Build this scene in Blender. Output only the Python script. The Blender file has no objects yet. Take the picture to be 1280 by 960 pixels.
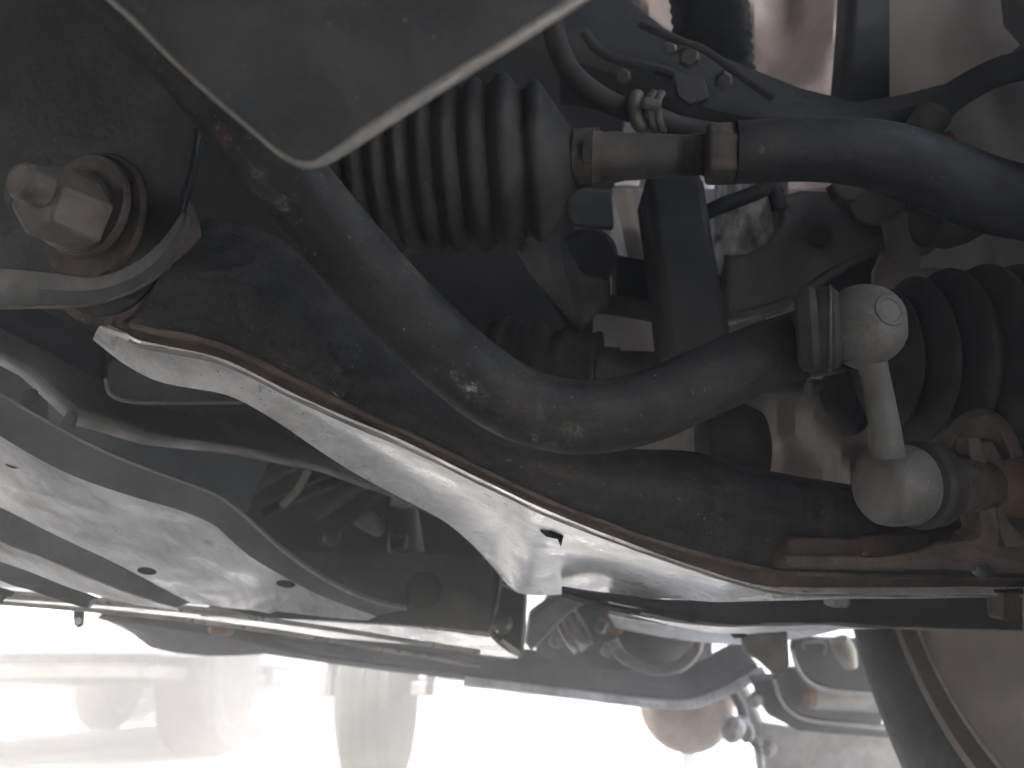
import bpy, bmesh, math, random
from mathutils import Vector, Matrix, noise
random.seed(7)
R = math.radians
C = bpy.context.scene.collection
SC = bpy.context.scene

# ------------------------------------------------------------------ camera, sky, sun, exposure
PITCH = R(21.3); CAMZ = 0.20; HAZE = .23; F = 1000.0
cam = bpy.data.objects.new('camera', bpy.data.cameras.new('camera')); C.objects.link(cam)
cam.location = (0, 0, CAMZ); cam.rotation_euler = (R(90) + PITCH, 0, 0)
cam.data.sensor_width = 36; cam.data.lens = 36 * F / 1280
cam.data.clip_start = 0.01; cam.data.clip_end = 500
cam.data.dof.use_dof = True; cam.data.dof.focus_distance = 0.345; cam.data.dof.aperture_fstop = 11.0
SC.camera = cam

SUN_EL, SUN_AZ = 66, 190
w = bpy.data.worlds.new('World'); SC.world = w; w.use_nodes = True
nt = w.node_tree; bg = nt.nodes['Background']; sky = nt.nodes.new('ShaderNodeTexSky')
sky.sky_type = 'NISHITA'; sky.sun_disc = False
sky.sun_elevation = R(SUN_EL); sky.sun_rotation = R(SUN_AZ)
nt.links.new(sky.outputs[0], bg.inputs[0]); bg.inputs[1].default_value = 0.08
sl = bpy.data.lights.new('sun', 'SUN'); sl.energy = 5.0; sl.angle = R(0.5); sl.color = (1, .95, .88)
sun = bpy.data.objects.new('sun', sl); C.objects.link(sun)
sd = Vector((math.sin(R(SUN_AZ)) * math.cos(R(SUN_EL)), math.cos(R(SUN_AZ)) * math.cos(R(SUN_EL)), math.sin(R(SUN_EL))))
sun.rotation_euler = sd.to_track_quat('Z', 'Y').to_euler()
SC.view_settings.view_transform = 'Standard'; SC.view_settings.look = 'None'
SC.view_settings.gamma = 1; SC.view_settings.exposure = 3.15
SC.render.engine = 'CYCLES'
SC.cycles.use_denoising = True; SC.cycles.use_adaptive_sampling = True; SC.cycles.adaptive_threshold = .02
SC.cycles.max_bounces = 10; SC.cycles.diffuse_bounces = 6; SC.cycles.glossy_bounces = 4
SC.cycles.volume_bounces = 1; SC.cycles.sample_clamp_indirect = 6

# ------------------------------------------------------------------ helpers
SP, CP = math.sin(PITCH), math.cos(PITCH)
def P(x, y, d):
    """a point at distance d in front of the place the photo was taken from"""
    X = (x - 640) / F * d; U = -(y - 480) / F * d
    return Vector((X, CP * d - SP * U, CAMZ + CP * U + SP * d))
def V(p):
    return p.copy() if isinstance(p, Vector) else P(*p)
def dz(x, y, z):
    """distance at which the sight line meets the level z"""
    return (z - CAMZ) / (SP - CP * (y - 480) / F)
FWD = Vector((0, CP, SP)); UP = Vector((0, -SP, CP)); RT = Vector((1, 0, 0))

def cr(pts, n=6):
    """smooth curve through points (tuples of any length)"""
    out = []
    L = len(pts)
    for i in range(L - 1):
        p0 = pts[max(i - 1, 0)]; p1 = pts[i]; p2 = pts[i + 1]; p3 = pts[min(i + 2, L - 1)]
        for k in range(n):
            t = k / n
            out.append(tuple(0.5 * ((2 * b) + (c - a) * t + (2 * a - 5 * b + 4 * c - d) * t * t + (3 * b - a - 3 * c + d) * t ** 3)
                             for a, b, c, d in zip(p0, p1, p2, p3)))
    out.append(tuple(pts[-1]))
    return out

def mesh_obj(name, verts, faces, mat, parent=None, bevel=0, sharp=35, segs=2, smooth=True):
    base = parent
    off = Vector((0, 0, 0))
    while base is not None:
        off = off + base.location; base = base.parent
    me = bpy.data.meshes.new(name)
    vs = [Vector(v) for v in verts]
    if parent is None:
        cx = sum(vs, Vector()) / len(vs); zmin = min(v.z for v in vs)
        off = Vector((cx.x, cx.y, zmin))
    me.from_pydata([v - off for v in vs], [], faces); me.validate()
    bm = bmesh.new(); bm.from_mesh(me)
    bmesh.ops.remove_doubles(bm, verts=bm.verts, dist=1e-6)
    bmesh.ops.recalc_face_normals(bm, faces=bm.faces)
    bm.to_mesh(me); bm.free()
    if smooth:
        me.shade_smooth(); me.set_sharp_from_angle(angle=R(sharp))
    me.materials.append(mat)
    o = bpy.data.objects.new(name, me); C.objects.link(o)
    if parent is None: o.location = off
    else: o.parent = parent
    if bevel:
        b = o.modifiers.new('bevel', 'BEVEL'); b.width = bevel; b.segments = segs; b.limit_method = 'ANGLE'; b.angle_limit = R(35)
        b.harden_normals = False
    return o

def thing(name, label, cat, loc, group=None):
    o = bpy.data.objects.new(name, None); C.objects.link(o); o.location = V(loc); o.empty_display_size = .05
    o['label'] = label; o['category'] = cat
    if group: o['group'] = group
    return o
def tag(o, label, cat, group=None):
    o['label'] = label; o['category'] = cat
    if group: o['group'] = group
    return o
def struct(o, kind='structure'):
    o['kind'] = kind; return o

def frames(pts):
    """parallel transported frames"""
    ts = []
    for i in range(len(pts)):
        a = pts[max(i - 1, 0)]; b = pts[min(i + 1, len(pts) - 1)]
        t = (b - a); ts.append(t.normalized() if t.length > 1e-9 else Vector((0, 1, 0)))
    n = ts[0].orthogonal().normalized(); out = []
    for i, t in enumerate(ts):
        n = (n - t * n.dot(t))
        n = n.normalized() if n.length > 1e-9 else t.orthogonal().normalized()
        out.append((t, n, t.cross(n)))
    return out

def tube_geo(pts, rad, segs=24, caps=True, flat=1.0, jitter=0):
    pts = [V(p) for p in pts]
    if not hasattr(rad, '__len__'): rad = [rad] * len(pts)
    fr = frames(pts); vs = []; fs = []
    for i, (p, r) in enumerate(zip(pts, rad)):
        t, n, b = fr[i]
        for k in range(segs):
            a = 2 * math.pi * k / segs
            rr = r
            if jitter: rr = r * (1 + jitter * noise.noise(Vector((p.x * 60 + math.cos(a), p.y * 60 + math.sin(a), p.z * 60))))
            vs.append(p + (n * math.cos(a) + b * math.sin(a) * flat) * rr)
    N = len(pts)
    for i in range(N - 1):
        for k in range(segs):
            k2 = (k + 1) % segs
            fs.append((i * segs + k, i * segs + k2, (i + 1) * segs + k2, (i + 1) * segs + k))
    if caps:
        fs.append(tuple(range(segs))[::-1]); fs.append(tuple((N - 1) * segs + k for k in range(segs)))
    return vs, fs
def tube(name, pts, rad, mat, parent=None, segs=24, n=6, caps=True, smooth=True, **kw):
    if smooth and len(pts) > 2:
        if hasattr(rad, '__len__'):
            q = cr([tuple(V(p)) + (r,) for p, r in zip(pts, rad)], n); pts = [Vector(a[:3]) for a in q]; rad = [a[3] for a in q]
        else:
            pts = [Vector(a) for a in cr([tuple(V(p)) for p in pts], n)]
    vs, fs = tube_geo(pts, rad, segs, caps, **kw)
    return mesh_obj(name, vs, fs, mat, parent)

def lathe(name, p0, p1, prof, mat, parent=None, segs=48, sx=1.0, bevel=0, hexa=False, phase=0, sharp=35):
    """prof = [(fraction along p0-p1, radius in metres)]"""
    p0 = V(p0); p1 = V(p1); ax = (p1 - p0); t = ax.normalized()
    n = UP - t * UP.dot(t)
    n = n.normalized() if n.length > .02 else (RT - t * RT.dot(t)).normalized()
    b = t.cross(n)
    if hexa: segs = 6
    vs = []; fs = []
    for (u, r) in prof:
        c = p0 + ax * u
        for k in range(segs):
            a = 2 * math.pi * k / segs + phase
            vs.append(c + (n * math.cos(a) + b * math.sin(a)) * max(r, 1e-5))
    N = len(prof)
    for i in range(N - 1):
        for k in range(segs):
            k2 = (k + 1) % segs
            fs.append((i * segs + k, i * segs + k2, (i + 1) * segs + k2, (i + 1) * segs + k))
    fs.append(tuple(range(segs))[::-1]); fs.append(tuple((N - 1) * segs + k for k in range(segs)))
    return mesh_obj(name, vs, fs, mat, parent, bevel=bevel, sharp=sharp)

def plate(name, pts, th, mat, parent=None, bevel=0.0008, direction=None, smooth_n=0, holes=(), sharp=35):
    """a real plate: outline pts (x, y, d), extruded th metres away from the viewer side (or along direction)"""
    if smooth_n: pts = cr(list(pts), smooth_n)
    vs = [V(p) for p in pts]
    nrm = Vector()
    for i in range(len(vs)):
        a, b = vs[i], vs[(i + 1) % len(vs)]; nrm += a.cross(b)
    nrm.normalize()
    if direction is None:
        direction = nrm if nrm.dot(sum(vs, Vector()) / len(vs) - Vector((0, 0, CAMZ))) > 0 else -nrm
    direction = Vector(direction).normalized()
    n = len(vs); allv = vs + [v + direction * th for v in vs]
    fs = [tuple(range(n)), tuple(range(2 * n - 1, n - 1, -1))]
    for i in range(n):
        j = (i + 1) % n; fs.append((i, j, n + j, n + i))
    return mesh_obj(name, allv, fs, mat, parent, bevel=bevel, sharp=sharp)

def sheet(name, rows, th, mat, parent=None, sub=1, sharp=50, bevel=0, up=False):
    """grid surface from rows of points, given real thickness"""
    g = [[V(p) for p in r] for r in rows]
    m, n = len(g), len(g[0])
    # normals
    N = [[None] * n for _ in range(m)]
    for i in range(m):
        for j in range(n):
            a = g[min(i + 1, m - 1)][j] - g[max(i - 1, 0)][j]; b = g[i][min(j + 1, n - 1)] - g[i][max(j - 1, 0)]
            q = a.cross(b)
            if q.length < 1e-12: q = Vector((0, 0, 1))
            q.normalize()
            N[i][j] = q
    if sum(N[i][j].dot((g[i][j] - Vector((0, 0, CAMZ))).normalized()) for i in range(m) for j in range(n)) < 0:
        N = [[-q for q in r] for r in N]
    if up and sum(q.z for r in N for q in r) < 0:
        N = [[-q for q in r] for r in N]
    vs = [g[i][j] for i in range(m) for j in range(n)] + [g[i][j] + N[i][j] * th for i in range(m) for j in range(n)]
    fs = []; K = m * n
    for i in range(m - 1):
        for j in range(n - 1):
            a, b, c, d = i * n + j, i * n + j + 1, (i + 1) * n + j + 1, (i + 1) * n + j
            fs.append((a, b, c, d)); fs.append((K + d, K + c, K + b, K + a))
    edge = [(0, j) for j in range(n)] + [(i, n - 1) for i in range(1, m)] + [(m - 1, j) for j in range(n - 2, -1, -1)] + [(i, 0) for i in range(m - 2, 0, -1)]
    for q in range(len(edge)):
        (i, j), (k, l) = edge[q], edge[(q + 1) % len(edge)]
        fs.append((i * n + j, k * n + l, K + k * n + l, K + i * n + j))
    return mesh_obj(name, vs, fs, mat, parent, sharp=sharp, bevel=bevel)

def resample(pts, n):
    pts = [tuple(p) for p in pts]
    d = [0]
    for a, b in zip(pts, pts[1:]): d.append(d[-1] + math.dist(a[:2], b[:2]))
    out = []
    for k in range(n):
        s = d[-1] * k / (n - 1); i = 0
        while i < len(d) - 2 and d[i + 1] < s: i += 1
        u = (s - d[i]) / max(d[i + 1] - d[i], 1e-9)
        out.append(tuple(a + (b - a) * u for a, b in zip(pts[i], pts[i + 1])))
    return out

def bx(name, c, size, mat, parent=None, rot=(0, 0, 0), bevel=0.002):
    from mathutils import Euler
    c = V(c); M = Euler(rot).to_matrix(); vs = []
    for sx in (-.5, .5):
        for sy in (-.5, .5):
            for sz in (-.5, .5):
                vs.append(c + M @ Vector((sx * size[0], sy * size[1], sz * size[2])))
    fs = [(0, 1, 3, 2), (4, 6, 7, 5), (0, 4, 5, 1), (2, 3, 7, 6), (0, 2, 6, 4), (1, 5, 7, 3)]
    return mesh_obj(name, vs, fs, mat, parent, bevel=bevel)

def ball_prof(r, l, n=14, a0=-90, a1=90):
    """profile of a ball of radius r centred at fraction .5 of an axis of length l"""
    return [(0.5 + r * math.sin(R(a0 + (a1 - a0) * k / n)) / l, r * math.cos(R(a0 + (a1 - a0) * k / n))) for k in range(n + 1)]

# ------------------------------------------------------------------ materials
MATS = {}
def mat(name, base, rough=.6, metal=0.0, dust=None, dust_amt=0.0, rust=0.0, scale=30, bump=.15, bscale=400, specks=0.0,
        scuffs=(), spec=.5, streak=None, dscale=None, coat=0, pits=0):
    if name in MATS: return MATS[name]
    m = bpy.data.materials.new(name); m.use_nodes = True; t = m.node_tree; N = t.nodes; L = t.links
    b = N['Principled BSDF']; b.inputs['Roughness'].default_value = rough; b.inputs['Metallic'].default_value = metal
    b.inputs['Specular IOR Level'].default_value = spec
    if coat: b.inputs['Coat Weight'].default_value = coat; b.inputs['Coat Roughness'].default_value = .32
    geo = N.new('ShaderNodeNewGeometry')
    def nz(sc, det=6, r=.6, vec=None, dist=0):
        n = N.new('ShaderNodeTexNoise'); n.inputs['Scale'].default_value = sc; n.inputs['Detail'].default_value = det
        n.inputs['Roughness'].default_value = r; n.inputs['Distortion'].default_value = dist
        L.new(vec or geo.outputs['Position'], n.inputs['Vector']); return n.outputs['Fac']
    def ramp(f, a, bb):
        n = N.new('ShaderNodeMapRange'); n.interpolation_type = 'SMOOTHSTEP'
        n.inputs['From Min'].default_value = a; n.inputs['From Max'].default_value = bb; L.new(f, n.inputs['Value']); return n.outputs['Result']
    def mul(a, v):
        n = N.new('ShaderNodeMath'); n.operation = 'MULTIPLY'; L.new(a, n.inputs[0])
        if isinstance(v, (int, float)): n.inputs[1].default_value = v
        else: L.new(v, n.inputs[1])
        return n.outputs[0]
    def mixc(f, a, bcol):
        n = N.new('ShaderNodeMix'); n.data_type = 'RGBA'; L.new(f, n.inputs[0])
        if isinstance(a, tuple): n.inputs[6].default_value = (*a, 1)
        else: L.new(a, n.inputs[6])
        n.inputs[7].default_value = (*bcol, 1); return n.outputs[2]
    vec = geo.outputs['Position']
    if streak:
        mp = N.new('ShaderNodeMapping'); mp.inputs['Scale'].default_value = streak; L.new(vec, mp.inputs['Vector']); svec = mp.outputs[0]
    else: svec = vec
    f1 = nz(scale, 8, .65, svec)
    dark = tuple(c * .62 for c in base)
    col = mixc(ramp(f1, .35, .68), base, dark)
    if dust:
        col = mixc(mul(ramp(nz(dscale or scale * .7, 10, .7, svec, .6), .42, .66), dust_amt), col, dust)
    if rust:
        col = mixc(mul(ramp(nz(scale * 1.9, 10, .72), .5, .62), rust), col, (.11, .065, .042))
        col = mixc(mul(ramp(nz(scale * 4.1, 8, .7), .56, .66), rust * .6), col, (.19, .12, .08))
    if specks:
        col = mixc(mul(ramp(nz(900, 2, .5), .71, .76), specks), col, (.42, .41, .38))
        col = mixc(mul(ramp(nz(330, 3, .6), .70, .74), specks), col, (.36, .34, .30))
    if pits:
        col = mixc(mul(ramp(nz(420, 3, .6), .66, .70), pits), col, (.05, .045, .04))
        col = mixc(mul(ramp(nz(90, 9, .75, None, 1.2), .62, .70), pits * .6), col, (.12, .10, .085))
    for (c, r, cc, amt) in scuffs:
        vd = N.new('ShaderNodeVectorMath'); vd.operation = 'DISTANCE'; L.new(geo.outputs['Position'], vd.inputs[0]); vd.inputs[1].default_value = V(c)
        wob = N.new('ShaderNodeMath'); wob.operation = 'MULTIPLY_ADD'; L.new(nz(160, 4, .6), wob.inputs[0]); wob.inputs[1].default_value = r * 2.2; L.new(vd.outputs['Value'], wob.inputs[2])
        mk = ramp(wob.outputs[0], r * 1.75, r * 1.0)
        col = mixc(mul(mul(mk, ramp(nz(620, 12, .82), .44, .70)), amt), col, cc)
    L.new(col, b.inputs['Base Color'])
    fr = nz(scale * 2.3, 6, .6)
    mr = N.new('ShaderNodeMapRange'); mr.inputs['To Min'].default_value = max(rough - .14, .05); mr.inputs['To Max'].default_value = min(rough + .18, 1)
    mr.inputs['From Min'].default_value = .3; mr.inputs['From Max'].default_value = .7
    L.new(fr, mr.inputs['Value']); L.new(mr.outputs[0], b.inputs['Roughness'])
    if bump:
        bp = N.new('ShaderNodeBump'); bp.inputs['Strength'].default_value = bump; bp.inputs['Distance'].default_value = .0012
        L.new(nz(bscale, 6, .65), bp.inputs['Height'])
        b2 = N.new('ShaderNodeBump'); b2.inputs['Strength'].default_value = bump * .6; b2.inputs['Distance'].default_value = .004
        L.new(nz(bscale * .12, 4, .5), b2.inputs['Height']); L.new(bp.outputs[0], b2.inputs['Normal']); L.new(b2.outputs[0], b.inputs['Normal'])
    MATS[name] = m; return m

DUST = (.20, .17, .14)
M_arm = mat('black_arm_paint', (.012, .0125, .014), .6, 0, (.07,.062,.055), .40, .16, 40, .6, 700, specks=.8, spec=.5,
            scuffs=[((1035, 655, .39), .016, (.26, .17, .12), .6), ((960, 650, .385), .014, (.2, .13, .09), .4)])
M_bar = mat('black_bar_paint', (.016, .0165, .0175), .68, 0, (.065,.06,.055), .45, .07, 36, .28, 700, specks=.6, spec=.35,
            scuffs=[((585, 486, .288), .0085, (.62, .62, .55), 1), ((570, 470, .286), .006, (.4, .42, .38), .7), ((606, 503, .289), .007, (.35, .42, .36), .8), ((668, 543, .298), .006, (.7, .7, .66), 1), ((690, 550, .302), .006, (.5, .48, .42), .8),
                    ((716, 538, .300), .014, (.30, .26, .20), .8), ((318, 215, .27), .008, (.5, .42, .36), .8), ((352, 255, .272), .008, (.45, .45, .5), .8),
                    ((283, 165, .27), .008, (.45, .28, .22), .8), ((520, 330, .285), .014, (.3, .27, .22), .6), ((440, 235, .28), .012, (.3, .27, .22), .5)])
M_rust = mat('rusty_steel_edge', (.105, .082, .072), .8, 0, (.20, .16, .135), .6, .3, 70, .5, 900)
M_darkrust = mat('dull_rusty_black', (.055, .045, .04), .75, 0, (.17, .12, .09), .5, .45, 60, .4, 700, specks=.5)
M_pale = mat('lit_dusty_steel', (.86, .85, .82), .34, .25, pits=.8, coat=.6, dust=(.30, .28, .26), dust_amt=.4, rust=.05, scale=26, bump=.05, bscale=600, specks=0, dscale=60,
             scuffs=[((712, 682, .42), .012, (.12, .11, .10), .6)])  # base paled to carry ground light reflected in the black painted underside
M_rub = mat('dusty_black_rubber', (.016, .0155, .015), .75, 0, (.060, .052, .046), .7, 0, 28, .15, 600, specks=.35)
M_rubd = mat('black_rubber', (.018, .019, .020), .6, 0, (.06, .06, .055), .4, 0, 28, .12, 600, specks=.2)
M_plate = mat('grey_stamped_steel', (.050, .051, .053), .5, .2, (.12, .12, .118), .3, .08, 22, .15, 500, specks=.5,
              scuffs=[((400, 60, .19), .004, (.4, .36, .3), .6), ((375, 45, .19), .003, (.3, .28, .25), .5), ((413, 127, .19), .002, (.4, .38, .34), .7),
                      ((355, 50, .19), .003, (.22, .22, .21), .6), ((392, 165, .19), .003, (.3, .28, .25), .4)])
M_edge = mat('worn_edge_highlight', (.36, .35, .33), .4, .3, (.2, .15, .1), .4, .2, 60, .2, 600)  # pale base paints in the highlight of rims and plate edges
M_nut = mat('dirty_zinc', (.13, .118, .105), .55, .3, (.2, .175, .15), .5, .2, 60, .3, 700)
M_nutg = mat('grimy_steel_collar', (.085, .075, .066), .55, .3, (.2, .17, .14), .5, .25, 60, .3, 700,
             scuffs=[((908, 180, .365), .006, (.6, .58, .55), .8), ((906, 203, .365), .005, (.55, .53, .5), .7)])
M_alu = mat('dirty_aluminium', (.125, .123, .115), .7, .2, (.165, .155, .14), .6, .06, 45, .3, 650, specks=.3,
            scuffs=[((1072, 408, .31), .006, (.5, .42, .32), .8)])
M_cup = mat('grey_cup', (.135, .13, .12), .62, .15, (.16, .15, .14), .5, 0, 60, .25, 900, specks=.9)
M_rod = mat('tie_rod_steel', (.085, .08, .072), .55, .3, (.19, .16, .14), .6, .15, 50, .25, 700)
M_rodb = mat('tie_rod_paint', (.014, .015, .016), .5, 0, (.055, .05, .045), .35, .05, 40, .15, 600, specks=.5,
             scuffs=[((955, 188, .37), .006, (.7, .7, .7), 1), ((940, 200, .37), .003, (.5, .5, .5), .8)])
M_dark = mat('engine_black', (.016, .017, .019), .6, 0, (.04, .04, .04), .5, .05, 20, .3, 200)
M_dark2 = mat('subframe_black', (.020, .021, .023), .55, 0, (.06, .06, .056), .5, .04, 26, .25, 350, specks=.3)
M_sub = mat('subframe_grey', (.080, .080, .080), .5, .1, (.17, .17, .165), .45, .06, 24, .2, 350, specks=.3)
M_panel = mat('blue_grey_panel', (.16, .175, .19), .5, .2, (.2, .2, .2), .3, 0, 14, .2, 300)
M_tray = mat('lit_undertray_plastic', (.76, .77, .78), .36, .0, pits=.6, dust=(.22, .21, .20), dust_amt=.45, rust=0, scale=16, bump=.25, bscale=400, specks=.5, streak=(2.2, .7, 1), dscale=40)  # ground light lifted into the base colour of the downward faces
M_trayd = mat('shaded_undertray_fold', (.15, .155, .16), .5, 0, (.23, .22, .21), .35, 0, 24, .2, 400, specks=.6)  # darker copy of the tray plastic for faces in shade
M_cast = mat('cast_aluminium', (.42, .41, .39), .5, .4, (.25, .22, .19), .4, .05, 40, .3, 300)
M_liner = mat('beige_liner', (.74, .69, .64), .35, 0, (.45, .38, .33), .5, 0, 8, .5, 60)
M_pink = mat('pinkish_primer', (.62, .52, .50), .45, 0, (.5, .42, .40), .5, 0, 9, .5, 50)
M_foil = mat('crumpled_foil', (.80, .79, .76), .3, .4, (.6, .56, .5), .3, 0, 20, .9, 120)
M_knuck = mat('cast_iron_grey', (.19, .18, .17), .55, .3, (.2, .18, .165), .5, .12, 24, .3, 300, specks=.2)
M_brown = mat('brown_rusty_tube', (.30, .19, .12), .7, .1, (.2, .12, .08), .6, .4, 40, .3, 500)
M_barrel = mat('brown_wheel_barrel', (.12, .098, .085), .6, .2, (.16, .125, .10), .6, .1, 14, .2, 200)
M_tyre = mat('tyre_rubber', (.028, .028, .028), .8, 0, (.14, .13, .12), .5, 0, 30, .3, 300)
M_red = mat('orange_red_plastic', (.42, .10, .05), .5, 0, (.2, .1, .08), .3, 0, 40, .1, 400)
M_white = mat('white_car_paint', (.80, .80, .80), .25, 0, None, 0, 0, 10, 0, 400, coat=.5)
M_silver = mat('silver_car_paint', (.55, .55, .56), .3, .3, None, 0, 0, 10, 0, 400, coat=.5)
M_blackpl = mat('black_plastic', (.04, .04, .042), .55, 0, (.12, .12, .12), .3, 0, 20, .1, 300)
M_beigepl = mat('cream_plastic', (.42, .40, .34), .5, 0, (.3, .27, .22), .4, 0, 40, .1, 300)
M_chrome = mat('bright_pipe', (.66, .64, .60), .35, .5, (.5, .48, .44), .3, 0, 60, .1, 400)
M_rim = mat('alloy_rim', (.5, .5, .5), .35, .6, (.3, .25, .2), .4, 0, 20, .1, 300)
M_glass = mat('car_glass', (.03, .035, .04), .08, 0, None, 0, 0, 10, 0)
M_con = mat('pale_concrete', (.60, .585, .555), .85, 0, (.5, .485, .455), .5, 0, 3, .5, 30, dscale=1.3)

# ------------------------------------------------------------------ setting: ground
vs = []; fs = []
n = 60
for i in range(n + 1):
    for j in range(n + 1):
        x = (i / n - .5); y = (j / n - .5)
        X = math.copysign(abs(x * 2) ** 3, x) * 70; Y = math.copysign(abs(y * 2) ** 3, y) * 70
        vs.append(Vector((X, Y, 0)))
for i in range(n):
    for j in range(n):
        a = i * (n + 1) + j; fs.append((a, a + n + 1, a + n + 2, a + 1))
g = mesh_obj('ground', vs, fs, M_con); struct(g)

# ------------------------------------------------------------------ the car overhead (shell that shades everything)
body = thing('car_body', 'underbody shell of the car overhead, engine bay and front bumper above the suspension', 'car body', Vector((-.2, 0, .3)))
def wbox(name, lo, hi, m, parent, bevel=.004):
    c = [(a + b) / 2 for a, b in zip(lo, hi)]; s = [b - a for a, b in zip(lo, hi)]
    return bx(name, Vector(c), s, m, parent, bevel=bevel)
wbox('hood', (-1.35, -.35, .98), (.60, 1.16, 1.0), M_blackpl, body)
wbox('cabin_floor', (-1.28, -3.0, .27), (.52, -.36, .33), M_dark2, body)
wbox('roof', (-1.25, -3.0, 1.5), (.55, -.7, 1.53), M_white, body)
wbox('firewall', (-1.30, -.40, .38), (.58, -.35, .98), M_dark2, body)
wbox('fender', (.56, -.35, .92), (.60, 1.12, .98), M_white, body)  # raised high to let sky light in over the tyre
wbox('fender', (-1.35, -.35, .34), (-1.31, 1.12, .98), M_white, body)
wbox('door_sill', (.52, -3.0, .13), (.58, -.40, .9), M_white, body)  # floor, sills and rear bumper hang low to cut light from behind
wbox('door_sill', (-1.34, -3.0, .13), (-1.28, -.40, .9), M_white, body)
wbox('rear_bumper', (-1.3, -3.1, .15), (.55, -3.0, .8), M_white, body, .02)
wbox('radiator', (-1.0, 1.06, .43), (.45, 1.10, .95), M_dark, body)
wbox('front_bumper', (-1.30, 1.14, .34), (.60, 1.22, .75), M_white, body, .02)

# engine bay fillers: gearbox housing and dark cavity
gb = thing('gearbox', 'dark gearbox and engine block filling the bay behind the ribbed steering boot', 'gearbox', (560, 300, .8))
plate('casing', [(-40, -200, .72), (800, -200, .72), (800, 60, .72), (765, 250, .72), (745, 350, .70), (742, 430, .68), (700, 560, .66), (420, 560, .66), (180, 520, .62), (-100, 420, .62)], .12, M_dark, gb, .006)
plate('mount_bracket', [(640, 285, .50), (700, 285, .50), (728, 340, .50), (765, 345, .5), (765, 375, .50), (740, 400, .50), (728, 418, .495), (690, 350, .49)], .02, M_dark2, gb, .003)
lathe('mount_bushing', (735, 322, .55), (735, 322, .60), [(0, .010), (0, .018), (.2, .021), (1, .021)], M_rubd, gb)
plate('cooler_fin', [(705, 232, .52), (765, 236, .52), (768, 285, .52), (715, 283, .52)], .012, M_sub, gb, .002)

# cone wedge hanging below the boot
o = sheet('splash_cone', [[(645, 305, .44), (700, 300, .45), (722, 330, .46)], [(665, 345, .44), (705, 335, .44), (728, 370, .46)], [(722, 410, .455), (726, 408, .453), (730, 415, .46)]], .004, M_dark2)
tag(o, 'tapering dark grey splash guard hanging below the large ribbed steering boot', 'splash guard')

# ------------------------------------------------------------------ wheel house panels behind
wh = thing('wheel_house', 'beige and pinkish inner wheel arch panels behind the suspension', 'wheel arch', (950, 300, .75))
def wavy(x0, x1, y0, y1, d, amp, nx=26, ny=26, fx=8, seed=0, bow=0):
    rows = []
    for j in range(ny):
        r = []
        for i in range(nx):
            x = x0 + (x1 - x0) * i / (nx - 1); y = y0 + (y1 - y0) * j / (ny - 1)
            dd = d + amp * noise.noise(Vector((x / 60.0 * fx / 8, y / 130.0 * fx / 8, seed))) + bow * math.sin(math.pi * i / (nx - 1))
            r.append((x, y, dd))
        rows.append(r)
    return rows
sheet('inner_arch_panel', wavy(800, 1075, -60, 240, .78, .10, seed=3), .004, M_pink, wh)
sheet('lower_arch_panel', wavy(735, 1068, 236, 640, .72, .04, seed=9), .004, M_liner, wh)
plate('arch_post', [(1066, -60, .58), (1172, -60, .58), (1140, 60, .57), (1118, 180, .56), (1048, 180, .56), (1058, 60, .57)], .03, M_dark, wh, .006)
sheet('outer_arch_panel', wavy(1112, 1400, -60, 335, .53, .012, seed=5, bow=-.03), .003, M_liner, wh)
plate('pink_flange', [(1092, 340, .515), (1110, 300, .515), (1200, 290, .515), (1250, 288, .515), (1215, 345, .515), (1190, 520, .515), (1092, 520, .515)], .004, M_pink, wh)
plate('gap_cover', [(1030, 310, .60), (1108, 300, .60), (1108, 420, .60), (1030, 420, .60)], .01, M_dark2, wh, .001)  # dark plate added to close a gap where sky showed
sheet('heat_foil', wavy(893, 985, 225, 345, .62, .022, 24, 24, 26, 4), .001, M_foil, wh)
sheet('shiny_tube_cover', [[(765 + 6 * k + j * 6, 235 + j * 26, .60 - .02 * math.sin(k / 9 * 3.14)) for k in range(10)] for j in range(5)], .002, M_liner, wh)

# strut tube, dark vertical leg
o = plate('shock_strut', [(806, 215, .47), (880, 215, .47), (893, 300, .46), (920, 440, .45), (835, 452, .45), (822, 330, .46)], .05, M_rubd, None, .005)
tag(o, 'dark upright strut leg standing behind the bend of the black bar', 'strut')

# ------------------------------------------------------------------ suspension knuckle behind
kn = thing('steering_knuckle', 'dusty grey steering knuckle casting with a round hole behind the tie rod', 'knuckle', (1020, 330, .5))
pts = [(905, 318, .50), (935, 315, .50), (962, 300, .50), (975, 272, .50), (972, 245, .50), (1000, 236, .50), (1080, 240, .49), (1140, 250, .49), (1135, 292, .49), (1085, 315, .485),
       (1030, 345, .485), (985, 380, .49), (940, 395, .50), (905, 402, .50)]
plate('casting', pts, .03, M_knuck, kn, .004)
tube('cast_rim', [(905, 398, .497), (950, 388, .492), (1000, 368, .487), (1060, 330, .483), (1130, 296, .487)], .0028, M_knuck, kn, 12)
lathe('hole', (1022, 296, .4835), (1022, 296, .488), [(0, .0048), (0, .0058), (1, .0058)], M_rubd, kn, 24)
sheet('lower_web', [[(770, 318, .53), (830, 330, .53), (905, 345, .52), (905, 318, .52)], [(770, 370, .53), (830, 388, .53), (905, 400, .51), (950, 390, .50)]], .02, M_dark2, kn)
sheet('web_lip', [[(748, 372, .52), (775, 375, .52), (832, 388, .52), (905, 402, .51)], [(746, 392, .525), (778, 396, .525), (834, 406, .525), (905, 410, .515)]], .008, M_knuck, kn)
for (x_, y_) in [(1060, 240), (1118, 275), (1172, 285)]:
    lathe('bolt_head', (x_, y_, .462), (x_, y_, .48), [(0, .006), (.15, .0072), (.5, .0072), (.5, .0095), (1, .0095)], M_knuck, kn, hexa=True, bevel=.0005)
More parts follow.
